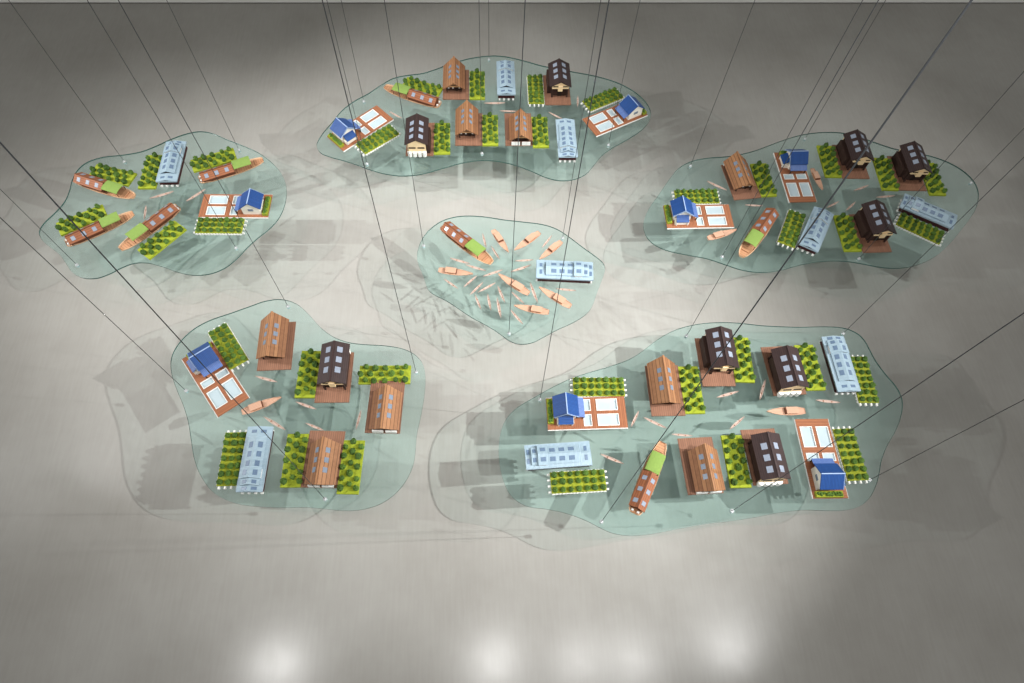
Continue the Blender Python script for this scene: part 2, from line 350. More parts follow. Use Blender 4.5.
def soil_mesh(z0, z1, seed):
    m = MB(); rnd = random.Random(seed); nx, ny = 10, 24
    vs = []
    for j in range(ny+1):
        for i in range(nx+1): vs.append((-GW/2+GW*i/nx, -GD/2+GD*j/ny, z1+(rnd.uniform(-.004,.006) if 0<i<nx and 0<j<ny else 0)))
    fs = [(j*(nx+1)+i, j*(nx+1)+i+1, (j+1)*(nx+1)+i+1, (j+1)*(nx+1)+i) for j in range(ny) for i in range(nx)]
    m.add(vs, fs); a, b, c, d = 0, nx, (ny+1)*(nx+1)-1, ny*(nx+1)
    k = len(vs); m.v += [(-GW/2,-GD/2,z0),(GW/2,-GD/2,z0),(GW/2,GD/2,z0),(-GW/2,GD/2,z0)]
    bot = list(range(0,nx+1)); top = [ny*(nx+1)+i for i in range(nx+1)]
    lf = [j*(nx+1) for j in range(ny+1)]; rt = [j*(nx+1)+nx for j in range(ny+1)]
    m.f += [tuple([k]+[k+1]+bot[::-1]), tuple([k+2,k+3]+top), tuple([k+3,k]+lf), tuple([k+1,k+2]+rt[::-1]), (k,k+3,k+2,k+1)]
    return m
def make_garden_posts():
    r = empty('floating_garden'); rnd = random.Random(3)
    soil_mesh(.024,.046,1).build('planted_bed', M['grass2'], r)
    ed = MB()
    for s in (-1,1):
        ed.box(s*(GW/2+.004)-.004,s*(GW/2+.004)+.004,-GD/2,GD/2,.012,.022)
        for k in range(16):
            y = -GD/2+.02+k*(GD-.04)/15; ed.box(s*(GW/2+.004)-.006,s*(GW/2+.004)+.006,y-.008,y+.008,0,.030)
    ed.build('edge_strip', M['white'], r)
    for s in (-1,1):
        for k in range(4):
            x = -GW/2+.02+k*(GW-.04)/3
            MB().box(x-.010,x+.010,s*(GD/2+.012)-.020,s*(GD/2+.012)+.022,0,.026).build('post', M['white'], r)
    for j in range(7):
        for i in range(3):
            add_bush(r, (i-1)*.084+rnd.uniform(-.006,.006), (j-3)*.092+rnd.uniform(-.006,.006), rnd.uniform(.058,.074), rnd.uniform(.066,.085), .038, rnd)
    return r
def make_garden_plain():
    r = empty('mossy_garden'); rnd = random.Random(5)
    soil_mesh(.0,.030,2).build('planted_bed', M['grass'], r)
    for i, n in ((-1,5),(0,5),(1,5)):
        for j in range(n):
            y = (j-2)*.125+(.05 if i == 0 else -.012)
            if abs(y) > .3: continue
            add_bush(r, i*.085+rnd.uniform(-.012,.012), y+rnd.uniform(-.012,.012), rnd.uniform(.060,.080), rnd.uniform(.078,.108), .024, rnd)
    return r
def loft(rings, closed_ends=True):
    m = MB(); k = len(rings[0])
    for rg in rings: m.v += rg
    for a in range(len(rings)-1):
        for i in range(k-1): m.f.append((a*k+i, a*k+i+1, (a+1)*k+i+1, (a+1)*k+i))
    if closed_ends:
        m.f.append(tuple(range(k))); m.f.append(tuple((len(rings)-1)*k+i for i in range(k-1,-1,-1)))
    return m
def hull(L, stations, t=.006):
    """open hull along x: stations (x, half beam, keel z, gunwale z); double walled"""
    outer = []
    for x, b, zk, zg in stations:
        outer.append([(x,-b,zg),(x,-b*.82,zk+(zg-zk)*.45),(x,-b*.45,zk),(x,b*.45,zk),(x,b*.82,zk+(zg-zk)*.45),(x,b,zg)])
    inner = []
    for x, b, zk, zg in stations:
        q = max(b-t,.0015); inner.append([(x,-q,zg),(x,-q*.82,zk+t+(zg-zk)*.45),(x,-q*.45,zk+t),(x,q*.45,zk+t),(x,q*.82,zk+t+(zg-zk)*.45),(x,q,zg)])
    m = loft(outer); n = loft(inner, False); o = len(m.v)
    m.v += n.v; m.f += [tuple(i+o for i in f) for f in n.f]
    for a in range(len(stations)-1):
        m.f.append((a*6, (a+1)*6, (a+1)*6+o, a*6+o)); m.f.append((a*6+5, a*6+5+o, (a+1)*6+5+o, (a+1)*6+5))
    return m
HBL = .94
def make_houseboat():
    """stern at -x, bow at +x"""
    r = empty('houseboat')
    st = [(-.47,.060,.030,.062),(-.44,.080,.012,.056),(-.30,.100,.0,.050),(-.05,.108,.0,.048),(.15,.102,.0,.050),(.30,.090,.004,.054),(.40,.072,.012,.060),(.47,.046,.030,.068)]
    hull(HBL, st, .008).build('hull', M['hull'], r)
    dk = MB()
    for a in range(len(st)-1):
        (xa,ba,_,ga),(xb,bb,_,gb) = st[a], st[a+1]
        dk.slab([(xa,-ba+.010,ga-.016),(xb,-bb+.010,gb-.016),(xb,bb-.010,gb-.016),(xa,ba-.010,ga-.016)], .006)
    dk.build('deck', M['boat_deck'], r)
    x0, x1, ye, ze, zr = -.425, .035, .098, .098, .166
    MB().box(x0+.015,x1-.005,-.080,.080,.034,.106).build('cabin', M['boat_dark'], r)
    rf = MB(); ym = 0
    rf.slab([(x0,-ye,ze),(x1,-ye,ze),(x1,0,zr),(x0,0,zr)], .009); rf.slab([(x0,0,zr),(x1,0,zr),(x1,ye,ze),(x0,ye,ze)], .009)
    cr = rf.build('cabin_roof', M['boat_roof'], r)
    MB().box(x0,x1,-.006,.006,zr-.004,zr+.003).build('ridge_cap', M['boat_dark'], cr)
    for s in (-1,1):
        for k in range(3):
            x = -.345+.145*k; y = s*ye*.52; h = zr-(zr-ze)*.52; sl = (zr-ze)/ye
            q = [(x-.026,y-.024,h+s*.024*sl+.003),(x+.026,y-.024,h+s*.024*sl+.003),(x+.026,y+.024,h-s*.024*sl+.003),(x-.026,y+.024,h-s*.024*sl+.003)]
            MB().slab(q, .005).build('skylight', M['window'], cr)
    # canopy: shallow arch on four poles
    c = MB(); n = 8; xa, xb = .042, .295; pts = []
    for i in range(n+1):
        a = PI*(i/n); pts.append((-.088*math.cos(a), .128+.022*math.sin(a)))
    for i in range(n):
        (y1_,z1_),(y2_,z2_) = pts[i], pts[i+1]
        c.slab([(xa,y1_,z1_),(xb,y1_,z1_),(xb,y2_,z2_),(xa,y2_,z2_)], .006)
    c.build('canopy', M['canopy'], r)
    for x in (.06,.28):
        for s in (-1,1): MB().box(x-.004,x+.004,s*.078-.004,s*.078+.004,.036,.132).build('canopy_pole', M['boat_dark'], r)
    for s in (-1,1): MB().box(-.455,-.435,s*.035-.014,s*.035+.014,.042,.075).build('stern_box', M['white'], r)
    MB().box(.345,.36,-.05,.05,.044,.056).build('bench', M['boat_deck'], r)
    return r
MBL = .45
def make_motorboat():
    r = empty('motorboat')
    st = [(-.225,.034,.010,.036),(-.17,.045,.002,.034),(-.05,.052,.0,.034),(.06,.046,.0,.036),(.15,.028,.006,.042),(.225,.004,.026,.052)]
    hull(MBL, st, .005).build('hull', M['motor_wood'], r)
    dk = MB()
    for a in range(len(st)-1):
        (xa,ba,_,ga),(xb,bb,_,gb) = st[a], st[a+1]
        dk.slab([(xa,-max(ba-.005,.001),ga-.006),(xb,-max(bb-.005,.001),gb-.006),(xb,max(bb-.005,.001),gb-.006),(xa,max(ba-.005,.001),ga-.006)], .004)
    dk.build('deck', M['motor_wood'], r)
    MB().box(-.125,.005,-.034,.034,.028,.062).build('cabin', M['boat_deck'], r)
    MB().slab([(-.135,-.041,.066),(.005,-.041,.066),(.005,.041,.066),(-.135,.041,.066)], .006).build('cabin_roof', M['motor_wood'], r)
    MB().box(.005,.014,-.036,.036,.030,.058).build('windscreen', M['boat_dark'], r)
    return r
CNL = .295
def make_canoe():
    r = empty('canoe')
    st = []
    for i in range(9):
        u = -1+2*i/8; b = .0165*max(0,(1-abs(u)**2.2))+.0012
        st.append((u*CNL/2, b, .002+.010*abs(u)**3, .017+.010*abs(u)**3))
    hull(CNL, st, .004).build('hull', M['canoe'], r)
    for u in (-.28,.28): MB().box(u*CNL/2*1.2-.005,u*CNL/2*1.2+.005,-.013,.013,.011,.015).build('thwart', M['canoe_dark'], r)
    return r
PROTO = dict(brown=make_brown, dark=make_dark, blue=make_blue, metal=make_metal, gA=make_garden_posts, gB=make_garden_plain, hboat=make_houseboat, mboat=make_motorboat, canoe=make_canoe)
CATS = dict(brown='model house', dark='model house', blue='model house', metal='model house', gA='garden', gB='garden', hboat='houseboat', mboat='boat', canoe='canoe')
GROUPS = dict(brown='brown roofed model houses', dark='dark roofed model houses', blue='blue roofed model houses with fish ponds', metal='long pale metal roofed houses',
              gA='raised gardens on white posts', gB='low mossy gardens', hboat='wooden houseboats', mboat='small wooden motorboats', canoe='slender wooden canoes')
DEPTH = dict(brown=HD, dark=HD, blue=BD, metal=.715, gA=GD, gB=GD)
REFZ = dict(brown=.03, dark=.03, blue=.03, metal=.03, gA=.03, gB=.02, hboat=.04, mboat=.03, canoe=.012)
made = {}
PROTO['brown_b'] = lambda: make_brown(-.15, .325)
for table in (CATS, GROUPS, DEPTH, REFZ): table['brown_b'] = table['brown']
def spawn(kind, loc, rz, label, sc=1.0):
    if kind not in made:
        made[kind] = PROTO[kind](); o = made[kind]
    else:
        o = copy_tree(made[kind])
    o.location = (loc[0], loc[1], GLASS_Z+.0005); o.rotation_euler = (0,0,rz); o.scale = (sc,sc,sc)
    tag(o, label, CATS[kind], GROUPS[kind])
    return o
def put(kind, A, B, label, F=None, back=False, lay=False, dz=None):
    if kind == 'brown' and back: kind = 'brown_b'
    """A, B = ends of the edge nearest the camera; F = middle of the far edge; back: the near edge is the rear one; lay: the near edge is a long side"""
    z = GLASS_Z+(REFZ[kind] if dz is None else dz)
    a, b = at(*A, z), at(*B, z); m = (a+b)/2; e = (b-a).normalized()
    inn = Vector((-e.y, e.x, 0))
    if F is not None:
        f = at(*F, z); inn2 = (f-m).normalized(); inn = (inn*(.35 if not lay else .8)+inn2*(.65 if not lay else .2)).normalized(); e = Vector((inn.y,-inn.x,0))
    dep = DEPTH[kind]
    if lay: dep = {'gA':GW,'gB':GW,'metal':.255}[kind]
    c = m+inn*dep/2
    rz = math.atan2(e.y, e.x)
    if lay: rz += PI/2
    if back: rz += PI
    return spawn(kind, c, rz, label)
def boat(kind, A, B, label, dzs=None):
    """A = stern end, B = bow end"""
    z = GLASS_Z+REFZ[kind]
    a, b = at(*A, z), at(*B, z); L = (b-a).length; nom = dict(hboat=HBL, mboat=MBL, canoe=CNL)[kind]
    sc = min(1.12, max(.85, L/nom)); c = (a+b)/2
    return spawn(kind, c, math.atan2(b.y-a.y, b.x-a.x), label, sc)

# ------------------------------------------------------------------ the setting
def struct(name, mb, mat):
    o = mb.build(name, mat); o['kind'] = 'structure'; return o
wall_y = at(512, 3, 0).y
struct('floor', MB().box(-20,20,-9,wall_y+.3,-.1,0), M['floor'])
struct('wall_back', MB().box(-20,20,wall_y,wall_y+.3,0,11), M['wall_white'])
struct('baseboard_back', MB().box(-20,20,wall_y-.015,wall_y,0,.012), M['skirting'])
struct('ceiling', MB().box(-20,20,-9,wall_y+.3,11,11.1), M['ceiling'])

# ------------------------------------------------------------------ glass sheets
def catmull(P, n=5):
    out = []; k = len(P)
    for i in range(k):
        p0, p1, p2, p3 = P[i-1], P[i], P[(i+1)%k], P[(i+2)%k]
        for j in range(n):
            t = j/n; out.append(.5*((2*p1)+(p2-p0)*t+(2*p0-5*p1+4*p2-p3)*t*t+(3*p1-p0-3*p2+p3)*t**3))
    return out
def sheet(pts, label):
    P = [at(u, v, GLASS_Z) for u, v in pts]
    for _ in range(1):
        P = [P[i]*.6+(P[i-1]+P[(i+1)%len(P)])*.2 for i in range(len(P))]
    C = catmull(P, 4); k = len(C); z1, z0 = GLASS_Z, GLASS_Z-GLASS_T
    me = bpy.data.meshes.new('glass_sheet')
    me.from_pydata([(p.x,p.y,z1) for p in C]+[(p.x,p.y,z0) for p in C], [], [tuple(range(k)), tuple(range(2*k-1,k-1,-1))]+[(i,i+k,(i+1)%k+k,(i+1)%k) for i in range(k)])
    bm = bmesh.new(); bm.from_mesh(me); bmesh.ops.recalc_face_normals(bm, faces=bm.faces); bm.to_mesh(me); bm.free()
    me.materials.append(M['glass']); me.materials.append(M['glass_edge'])
    for p in me.polygons: p.material_index = 0 if abs(p.normal.z) > .5 else 1
    o = bpy.data.objects.new('glass_sheet', me); COL.objects.link(o)
    return tag(o, label, 'glass sheet', 'suspended glass sheets')
SHEETS = {
 'T': ("long wavy glass sheet nearest the back wall",
  [(314.4,145.4),(321,134),(334,121),(340.7,110),(354,100),(369,94),(380,85),(393,77),(406.6,74.7),(422,74),(435,69.6),(450,63),(468,58),(490,55),(502,55.4),(521.7,59.3),(541.5,66.3),(572,71.4),(594,75),(614,80.6),(629,87.2),(642.4,97),(651,108),(652,117),(647,125.6),(638,133),(625,141),(611.7,147.6),(601,155),(594,165),(587.5,174),(576.6,179.4),(561,181.6),(546,178),(532.7,171),(517,165),(499.7,160.7),(480,159),(459,163),(441.7,168.4),(420,175),(402,176.5),(384.6,174),(369,169.5),(356,164),(343,160),(330,157),(319,153)]),
 'L': ("wavy glass sheet carrying four houseboats and one blue-roofed house",
  [(37.5,232),(41,224.5),(57,211),(65,202),(70,190),(71,180),(77,168.5),(87,161),(102,156),(124.5,155),(142,152),(158,145),(172,138),(187,133),(200,130.4),(212,132),(227,140),(242,145),(259.5,152),(274,163.5),(284,176),(287.6,188.4),(285.6,204.6),(279,219.5),(269,229.5),(257,238),(247,247),(237,259),(224.6,269),(209.7,274.7),(192,276),(175,271.7),(164,266.5),(147,262),(134.5,262),(122,266.8),(109.6,274),(97,279),(82,279),(71,273),(66,263),(60,254),(50,247),(41,240.6)]),
 'R': ("wavy glass sheet with two motorboats and three dark-roofed houses",
  [(642,223),(647,210),(659,195),(668,181),(677.5,167),(691.6,160),(710,157),(727,157),(742,154),(757,150.5),(773.6,143.4),(790,137.6),(804,133.6),(823,131.7),(840,131.7),(856,135),(872.6,141.5),(894,149),(912,152.5),(931,155),(950,162),(966,171.5),(977,183),(980,195),(977,209),(968.7,220.7),(959,232.5),(950,244),(938,256),(919.5,265),(901,269),(879.7,267.6),(863,263.4),(847,260.6),(823,260.2),(800,264),(780.6,271),(762,273),(743,271),(724,264),(708,257.8),(687,254.8),(666,251),(652,244),(644.7,235)]),
 'C': ("small central glass sheet crowded with a ring of canoes",
  [(416,255.5),(420,241),(427.6,230),(441,220),(454,216.4),(469,215),(487,216.4),(504.5,220),(522,221.5),(544,223.7),(557,228),(570,237),(583.5,248),(596.6,256.5),(604,263),(606.5,268.7),(602,279.7),(596.6,293),(593,306),(588,313.7),(574.7,322.5),(555,330),(544,336.8),(533,343.4),(520,345),(509,341.5),(501,334),(489,326),(471.5,318),(458,308),(447,300),(432,294),(427,289.6),(425,280),(422,272),(417.7,264)]),
 'BL': ("glass sheet with one motorboat, four brown and dark houses, no houseboat",
  [(169.7,363.5),(172,353),(179,341.5),(193,328),(209,319.6),(230,313.4),(248,307),(265,300),(281,298),(297,302),(309,314),(320,328),(332,337),(348,343),(364,344.5),(385,345),(402,347.7),(414.7,353),(423.5,362.6),(426,374),(425,391.6),(421.7,415),(415.5,435),(415.6,452.7),(414,465),(406,482.6),(393.6,496.6),(378,506),(360,510.6),(342.7,511),(325,509),(307.6,506.5),(286,508),(265,507),(234,505),(213,495),(200,477),(193,458),(191,440),(189,423),(183,403.5),(177.6,393),(171.4,376)]),
 'BR': ("largest glass sheet, closest to the camera, with one houseboat and three dark houses",
  [(497.6,453),(499.5,434),(505,419),(514,408),(538,395.5),(554,386),(570.5,378),(590,372),(612,366),(632,359),(643,351),(657,339),(673.5,329.5),(694,324),(714,322),(739.5,322),(760,326),(779,326),(800,327.6),(824,326),(844,326.6),(856.7,332),(865,339),(869.5,349),(876,361.7),(885.7,374.6),(897,386),(902.6,397),(903.4,407),(900.5,420),(896,432),(885.6,447.4),(881,460.7),(880,472),(877,485.4),(870.4,498.8),(861,507),(845.7,511),(824.7,510.8),(804,509),(780,512),(753.7,517.7),(729,521.6),(706,523.5),(677.6,529),(649,535),(630,536.5),(612,534),(600.4,528),(589,521.6),(575.7,516),(562,512),(545,508),(525,508),(509,497),(501,476)]),
}
for k_, (lb_, pt_) in SHEETS.items(): sheet(pt_, lb_)

# ---- the sheet nearest the wall
put('blue', (342.9,151.5),(393.8,119), "blue-roofed house with ponds set diagonally beside a dark house on the wall-side sheet")
put('gA', (363.8,155.4),(401,133.5), "raised garden along the ponds of the diagonal blue-roofed house, wall-side sheet", lay=True)
boat('hboat', (440,105.5),(385,87.5), "houseboat moored before bushes at the edge of the wall-side sheet")
put('gB', (400,87),(438,98.5), "low garden behind the houseboat on the wall-side sheet", lay=True)
put('brown', (443.2,99.3),(468.5,99.3), "brown house with wall-facing back, farthest brown house on the wall-side sheet")
put('gB', (469,99.3),(485.6,99.3), "low garden between the farthest brown house and the long metal-roofed house")
put('metal', (498,98),(514.7,98), "long metal-roofed house at the wall edge of the wall-side sheet")
put('gA', (529,104),(544,104), "raised garden between metal-roofed house and dark house, white posts facing the camera")
put('dark', (545.2,104.8),(571,104.8), "dark house with deep brown front deck at the wall edge of the wall-side sheet")
put('blue', (595.2,136.6),(648.6,114.6), "blue-roofed house at the tip of the wall-side sheet, white gable with window showing", back=True)
put('gA', (588,112.5),(626,97), "raised garden behind the ponds of the blue-roofed house at the wall-side sheet's tip", lay=True)
put('dark', (406.6,155.7),(432.5,155.7), "dark house with cream rear gable and white bays facing the camera", back=True)
put('gB', (434,154.3),(450,154), "low garden joining the cream-gabled dark house on the wall-side sheet")
put('brown', (456,145.4),(481.7,145.4), "brown house in the middle of the wall-side sheet, before the farthest brown house")
put('gB', (482.5,145.5),(498,145.5), "low garden between the two nearer brown houses on the wall-side sheet")
put('brown', (506,145.5),(532,145.5), "brown house with white rear panels beside a metal-roofed house, wall-side sheet", back=True)
put('gB', (533,147.5),(549,147.5), "low garden between brown house and metal-roofed house on the wall-side sheet")
put('metal', (558.4,160),(576.6,160), "long metal-roofed house on the bulging camera-side lobe of the wall-side sheet", back=True)
for a, b, l in [((484,103.6),(505.5,103.2),"lying crosswise below the far metal-roofed house"),((577.6,107),(577.8,96),"standing end-on beside the dark house with brown deck"),((551,113.5),(560,118),"just past the lobe metal-roofed house's far end"),((500,111),(517,111.6),"behind the roof of the brown house with white panels"),((390,112),(401,118),"off the pond end of the diagonal blue-roofed house")]:
    boat('canoe', a, b, "canoe "+l+", wall-side sheet")

# ---- the sheet with four houseboats
boat('hboat', (77,179),(134.5,197.3), "houseboat farthest from the camera and pointing inward, four-houseboat sheet")
put('gB', (87,176.5),(129,186.5), "low garden behind the farthest houseboat of the four", lay=True)
put('metal', (157.5,183.5),(181,185.5), "long metal-roofed house on the four-houseboat sheet, maroon side wall showing", F=(176,141))
put('gB', (138.2,188.4),(155.5,189), "low garden beside the metal-roofed house on the four-houseboat sheet", F=(156,151))
boat('hboat', (199.5,180.5),(263.5,160.5), "houseboat beside the metal-roofed house and behind the blue-roofed house")
put('gB', (195,172),(236,160), "low garden behind the houseboat next to the metal-roofed house", lay=True)
boat('hboat', (66.5,244),(134,214), "houseboat closest to the bolt at the outer edge, pointing at a metal-roofed house")
put('gB', (62,235.5),(107,217), "low garden behind the outermost houseboat of the four", lay=True)
boat('hboat', (178.5,207),(121,250), "houseboat tilted steeply with green canopy toward the camera, four-houseboat sheet")
put('gB', (150,259),(186,230), "low garden on the camera side of the steeply tilted houseboat", lay=True)
put('blue', (197.3,217),(269,217.5), "only blue-roofed house on the four-houseboat sheet, ponds beside its white gable", back=True)
put('gA', (192.3,233.2),(244.5,233.7), "raised garden in front of the blue-roofed house on the four-houseboat sheet", lay=True)
for a, b, l in [((149.5,199),(174.5,191.5),"between metal-roofed house and the tilted houseboat"),((186.5,201.5),(205.5,189.5),"between metal-roofed house and the blue-roofed house's ponds"),((144.5,218),(146,207),"tucked behind the tilted houseboat's cabin")]:
    boat('canoe', a, b, "canoe "+l+", four-houseboat sheet")

# ---- the sheet with two motorboats
put('blue', (665.8,228.3),(735.6,227), "blue-roofed house with ponds level beside it at the tip of the two-motorboat sheet")
put('gA', (674,204.2),(722,203.4), "raised garden behind the level blue-roofed house on the two-motorboat sheet", lay=True)
put('brown', (735,200),(760.7,197.4), "only brown house on the two-motorboat sheet", F=(735,166))
put('gB', (761,197),(776.4,196), "low garden beside the only brown house of the two-motorboat sheet", F=(758,162))
put('blue', (773.6,151.6),(790,203.7), "blue-roofed house with its ponds toward the camera, behind a tilted metal-roofed house")
boat('mboat', (812,168.5),(822.5,190), "motorboat alongside the ponds of the turned blue-roofed house")
boat('hboat', (772.5,212),(741,257), "only houseboat on the two-motorboat sheet, green canopy toward the camera")
boat('mboat', (708,238.5),(736.5,230), "motorboat in front of the level blue-roofed house")
put('metal', (798,246.8),(813.6,254), "metal-roofed house with maroon end wall, tilted among the middle of the two-motorboat sheet", F=(823.5,207))
put('gA', (776.5,241.8),(795.5,248.2), "raised garden beside the tilted metal-roofed house, posts toward the camera", F=(800.5,208))
put('dark', (842,179),(870.3,178), "dark house farthest along the wall side of the two-motorboat sheet, garden one side", F=(845,140))
put('gB', (825,177.6),(842,177), "low garden beside the dark house nearest the turned blue-roofed house", F=(826,144.5))
put('dark', (899.6,190.8),(926.5,190.3), "dark house between two gardens on the two-motorboat sheet", F=(900,152))
put('gB', (882,190.5),(899,190.2), "low garden in the gap between two dark houses of the two-motorboat sheet", F=(881,155.5))
put('gB', (930,195.6),(946,195), "low garden at the outer side of the dark house between two gardens", F=(927,161))
put('dark', (862.8,252.8),(892.5,251.7), "dark house closest to the camera on the two-motorboat sheet, beside the slanting garden", F=(862,212))
put('gB', (844.5,251.7),(861.6,251.2), "low garden beside the camera-side dark house of the two-motorboat sheet", F=(842,215))
put('metal', (897,210),(949,232), "metal-roofed house lying slantwise behind a raised garden with white edge", lay=True)
put('gA', (895,224.5),(939.6,245.2), "raised garden with white edge, slanting in front of a metal-roofed house", lay=True)
for a, b, l in [((707,181.5),(726.5,190.5),"behind the level blue-roofed house's ponds"),((745,205),(762.5,206),"just below the only brown house's deck"),((853.5,191),(868.5,185.5),"below the farthest dark house's deck"),((876,197.5),(894.5,196),"near the dark house between two gardens"),((826.5,208),(839,201.5),"at the far end of the tilted metal-roofed house"),((845.5,211),(855.5,202),"above the camera-side dark house's garden")]:
    boat('canoe', a, b, "canoe "+l+", two-motorboat sheet")

# ---- the small sheet crowded with canoes
boat('hboat', (443,226),(491.5,263.5), "houseboat pointing into the ring of canoes on the crowded central sheet")
put('metal', (537,280.5),(591,283), "metal-roofed house lying crosswise beside the ring of canoes", lay=True, back=True)
for a, b, l in [((438.6,270),(473,274.3),"below the houseboat's cabin"),((493,230),(508.5,252.5),"nearest the houseboat's canopy"),((539.5,232.5),(514.5,250.5),"at the far edge, between the cable and the houseboat"),((561.5,241.5),(539.5,259.5),"beside the far bolt next to the metal-roofed house"),((529,294),(498,274.5),"right inside the canoe ring's middle"),((571,307),(538.5,287.5),"just in front of the metal-roofed house"),((549,312.5),(514,306),"closest to the camera")]:
    boat('mboat', a, b, "motorboat "+l+", crowded central sheet")
CAN = [((450,258.4),(470,264)),((465.6,265),(486,271)),((483,276.6),(502.5,270)),((464,287),(476.6,276)),((445,279.7),(457,288)),((470,295),(483,282.5)),((478,292.5),(495.5,283)),((475,295),(481,309.5)),((487.5,294),(491,311)),((497,298),(501,318.5)),((497.5,286),(505,303)),((512,292.5),(524,303.5)),((510.5,310),(523,324.5)),((529.8,282.5),(537.8,303.5)),((511,272),(531,265.3)),((516.5,261),(532,260)),((556,288.8),(576,290.8)),((542,248),(552,235.5)),((482.5,233.5),(486.3,248)),((492,247.5),(499,258.5))]
ctr = (503, 275)
ORD = ['first','second','third','fourth','fifth','sixth','seventh','eighth','ninth','tenth','eleventh','twelfth','thirteenth','fourteenth','fifteenth','sixteenth','seventeenth','eighteenth','nineteenth','twentieth']
def clock(c):
    x = (c[0][0]+c[1][0])/2-ctr[0]; y = (c[0][1]+c[1][1])/2-ctr[1]
    return (math.atan2(x, -y)-math.atan2(-10,-22)) % (2*PI)
for i, c in enumerate(sorted(CAN, key=clock)):
    boat('canoe', c[0], c[1], ORD[i]+" canoe clockwise from the houseboat's bow in the ring on the crowded central sheet")

# ---- the near sheet without a houseboat
put('blue', (182,359.5),(218,417), "blue-roofed house with ponds at an angle on the sheet without a houseboat")
put('gA', (229.7,369.7),(249,360), "raised garden set at an angle behind the blue-roofed house, no-houseboat sheet", F=(214,326.5))
put('brown', (257,369.6),(290.8,370.5), "brown house at the wall-side corner of the no-houseboat sheet", F=(277,324))
put('dark', (314.6,402),(348.8,403), "only dark house on the no-houseboat sheet", F=(336,355))
put('gB', (295,397.7),(314.4,398), "low garden beside the only dark house of the no-houseboat sheet", F=(312,350))
put('gB', (358.5,384.2),(410,383.8), "low garden lying crosswise behind a brown house, no-houseboat sheet", lay=True)
put('brown', (365.5,432.8),(399,433.4), "brown house in front of the crosswise garden, no-houseboat sheet", back=True, F=(388,385))
put('metal', (238.5,491.5),(265.5,492), "only metal-roofed house on the no-houseboat sheet", back=True, F=(262.2,430.5))
put('gA', (218,486),(237.8,486), "raised garden beside the only metal-roofed house, no-houseboat sheet", F=(236,431))
put('brown', (301.6,487.3),(336,488), "brown house between two gardens, camera side of the no-houseboat sheet", back=True, F=(327,436))
put('gB', (281,487.3),(301.2,487.4), "low garden between the metal-roofed house and the brown house, no-houseboat sheet", F=(298,435))
put('gB', (337.4,494),(357.6,494.3), "low garden on the outer side of the camera-side brown house, no-houseboat sheet", F=(354.5,440.6))
boat('mboat', (242,412.5),(281.5,397.5), "only motorboat on the no-houseboat sheet, beside the ponds")
for a, b, l in [((255.5,376.3),(277.5,382.3),"below the corner brown house's deck"),((296,402),(316.5,409.5),"below the dark house's garden"),((306.5,423.5),(323.5,430.5),"behind the brown house between two gardens"),((263,416.3),(287,431),"at the far end of the metal-roofed house"),((356,429.5),(361.3,410),"beside the brown house in front of the crosswise garden")]:
    boat('canoe', a, b, "canoe "+l+", no-houseboat sheet")

# ---- the largest sheet
put('blue', (548,430),(628,427.6), "blue-roofed house with blue porch facing the camera on the largest sheet")
put('gA', (573.8,396.5),(624.8,396.5), "raised garden behind the porch-fronted blue-roofed house on the largest sheet", lay=True)
put('metal', (527,470.5),(590,466), "metal-roofed house lying crosswise on the largest sheet, parallel to a raised garden", lay=True)
put('gA', (550,494),(608.4,490.5), "raised garden in front of the crosswise metal-roofed house on the largest sheet", lay=True)
put('brown', (651.7,416.5),(685.6,415.2), "brown house with front deck toward the camera on the largest sheet", F=(662,367))
put('gB', (686,413.8),(704.4,413.6), "low garden touching the deck-fronted brown house on the largest sheet", F=(687.5,368))
put('dark', (703.3,386.4),(735.5,385.9), "dark house farthest from the camera on the largest sheet, bare deck in front", F=(711,339))
put('gB', (736.3,382.7),(754,382), "low garden beside the farthest dark house of the largest sheet", F=(740.5,337))
put('dark', (774.5,396),(806,394), "dark house with white bays, beside an upright metal-roofed house on the largest sheet", back=True, F=(777,347.3))
put('gB', (808,390.6),(824,390), "low garden between dark house and upright metal-roofed house, largest sheet", F=(803.5,345.2))
put('metal', (835.5,393),(855,391.8), "upright metal-roofed house with black side wall on the largest sheet", F=(830.5,340.5))
put('gA', (859,403.6),(878.4,402.4), "raised garden at the outer side of the upright metal-roofed house", F=(857.3,355.6))
boat('hboat', (634,513.5),(662.5,443), "only houseboat on the largest sheet, cabin toward the camera")
put('brown', (687,495),(724.8,493), "brown house with white rear panels beside the houseboat of the largest sheet", back=True, F=(695.5,443.2))
put('gB', (731,488),(751,487.5), "low garden between the panel-fronted brown house and a dark house, largest sheet", F=(731,435))
put('dark', (754,485.3),(788,483.8), "dark house with white bays, closest to the camera on the largest sheet", back=True, F=(757.5,431))
put('blue', (848,498),(827.6,419.2), "blue-roofed house with ponds away from the camera on the largest sheet")
put('gA', (847.4,481.2),(868.5,480), "raised garden beside the turned blue-roofed house on the largest sheet", F=(842.5,430))
boat('mboat', (805,411),(766.5,411.8), "only motorboat on the largest sheet, in front of a dark house")
for a, b, l in [((716.5,397.7),(738.5,391.5),"in front of the farthest dark house's deck"),((759.5,400),(765.3,379.5),"standing beside the white-bayed dark house"),((815.3,400.3),(840,402.8),"below the upright metal-roofed house"),((600,454),(623.5,464),"off the end of the crosswise metal-roofed house"),((630.7,427.5),(639,410.5),"between porch-fronted blue house and deck-fronted brown house"),((643.5,417.5),(666.5,428.5),"touching the deck-fronted brown house"),((671.5,434.3),(692.5,436),"lying level behind the panel-fronted brown house"),((729.5,429.5),(744.5,416.5),"behind the panel-fronted brown house's garden")]:
    boat('canoe', a, b, "canoe "+l+", largest sheet")

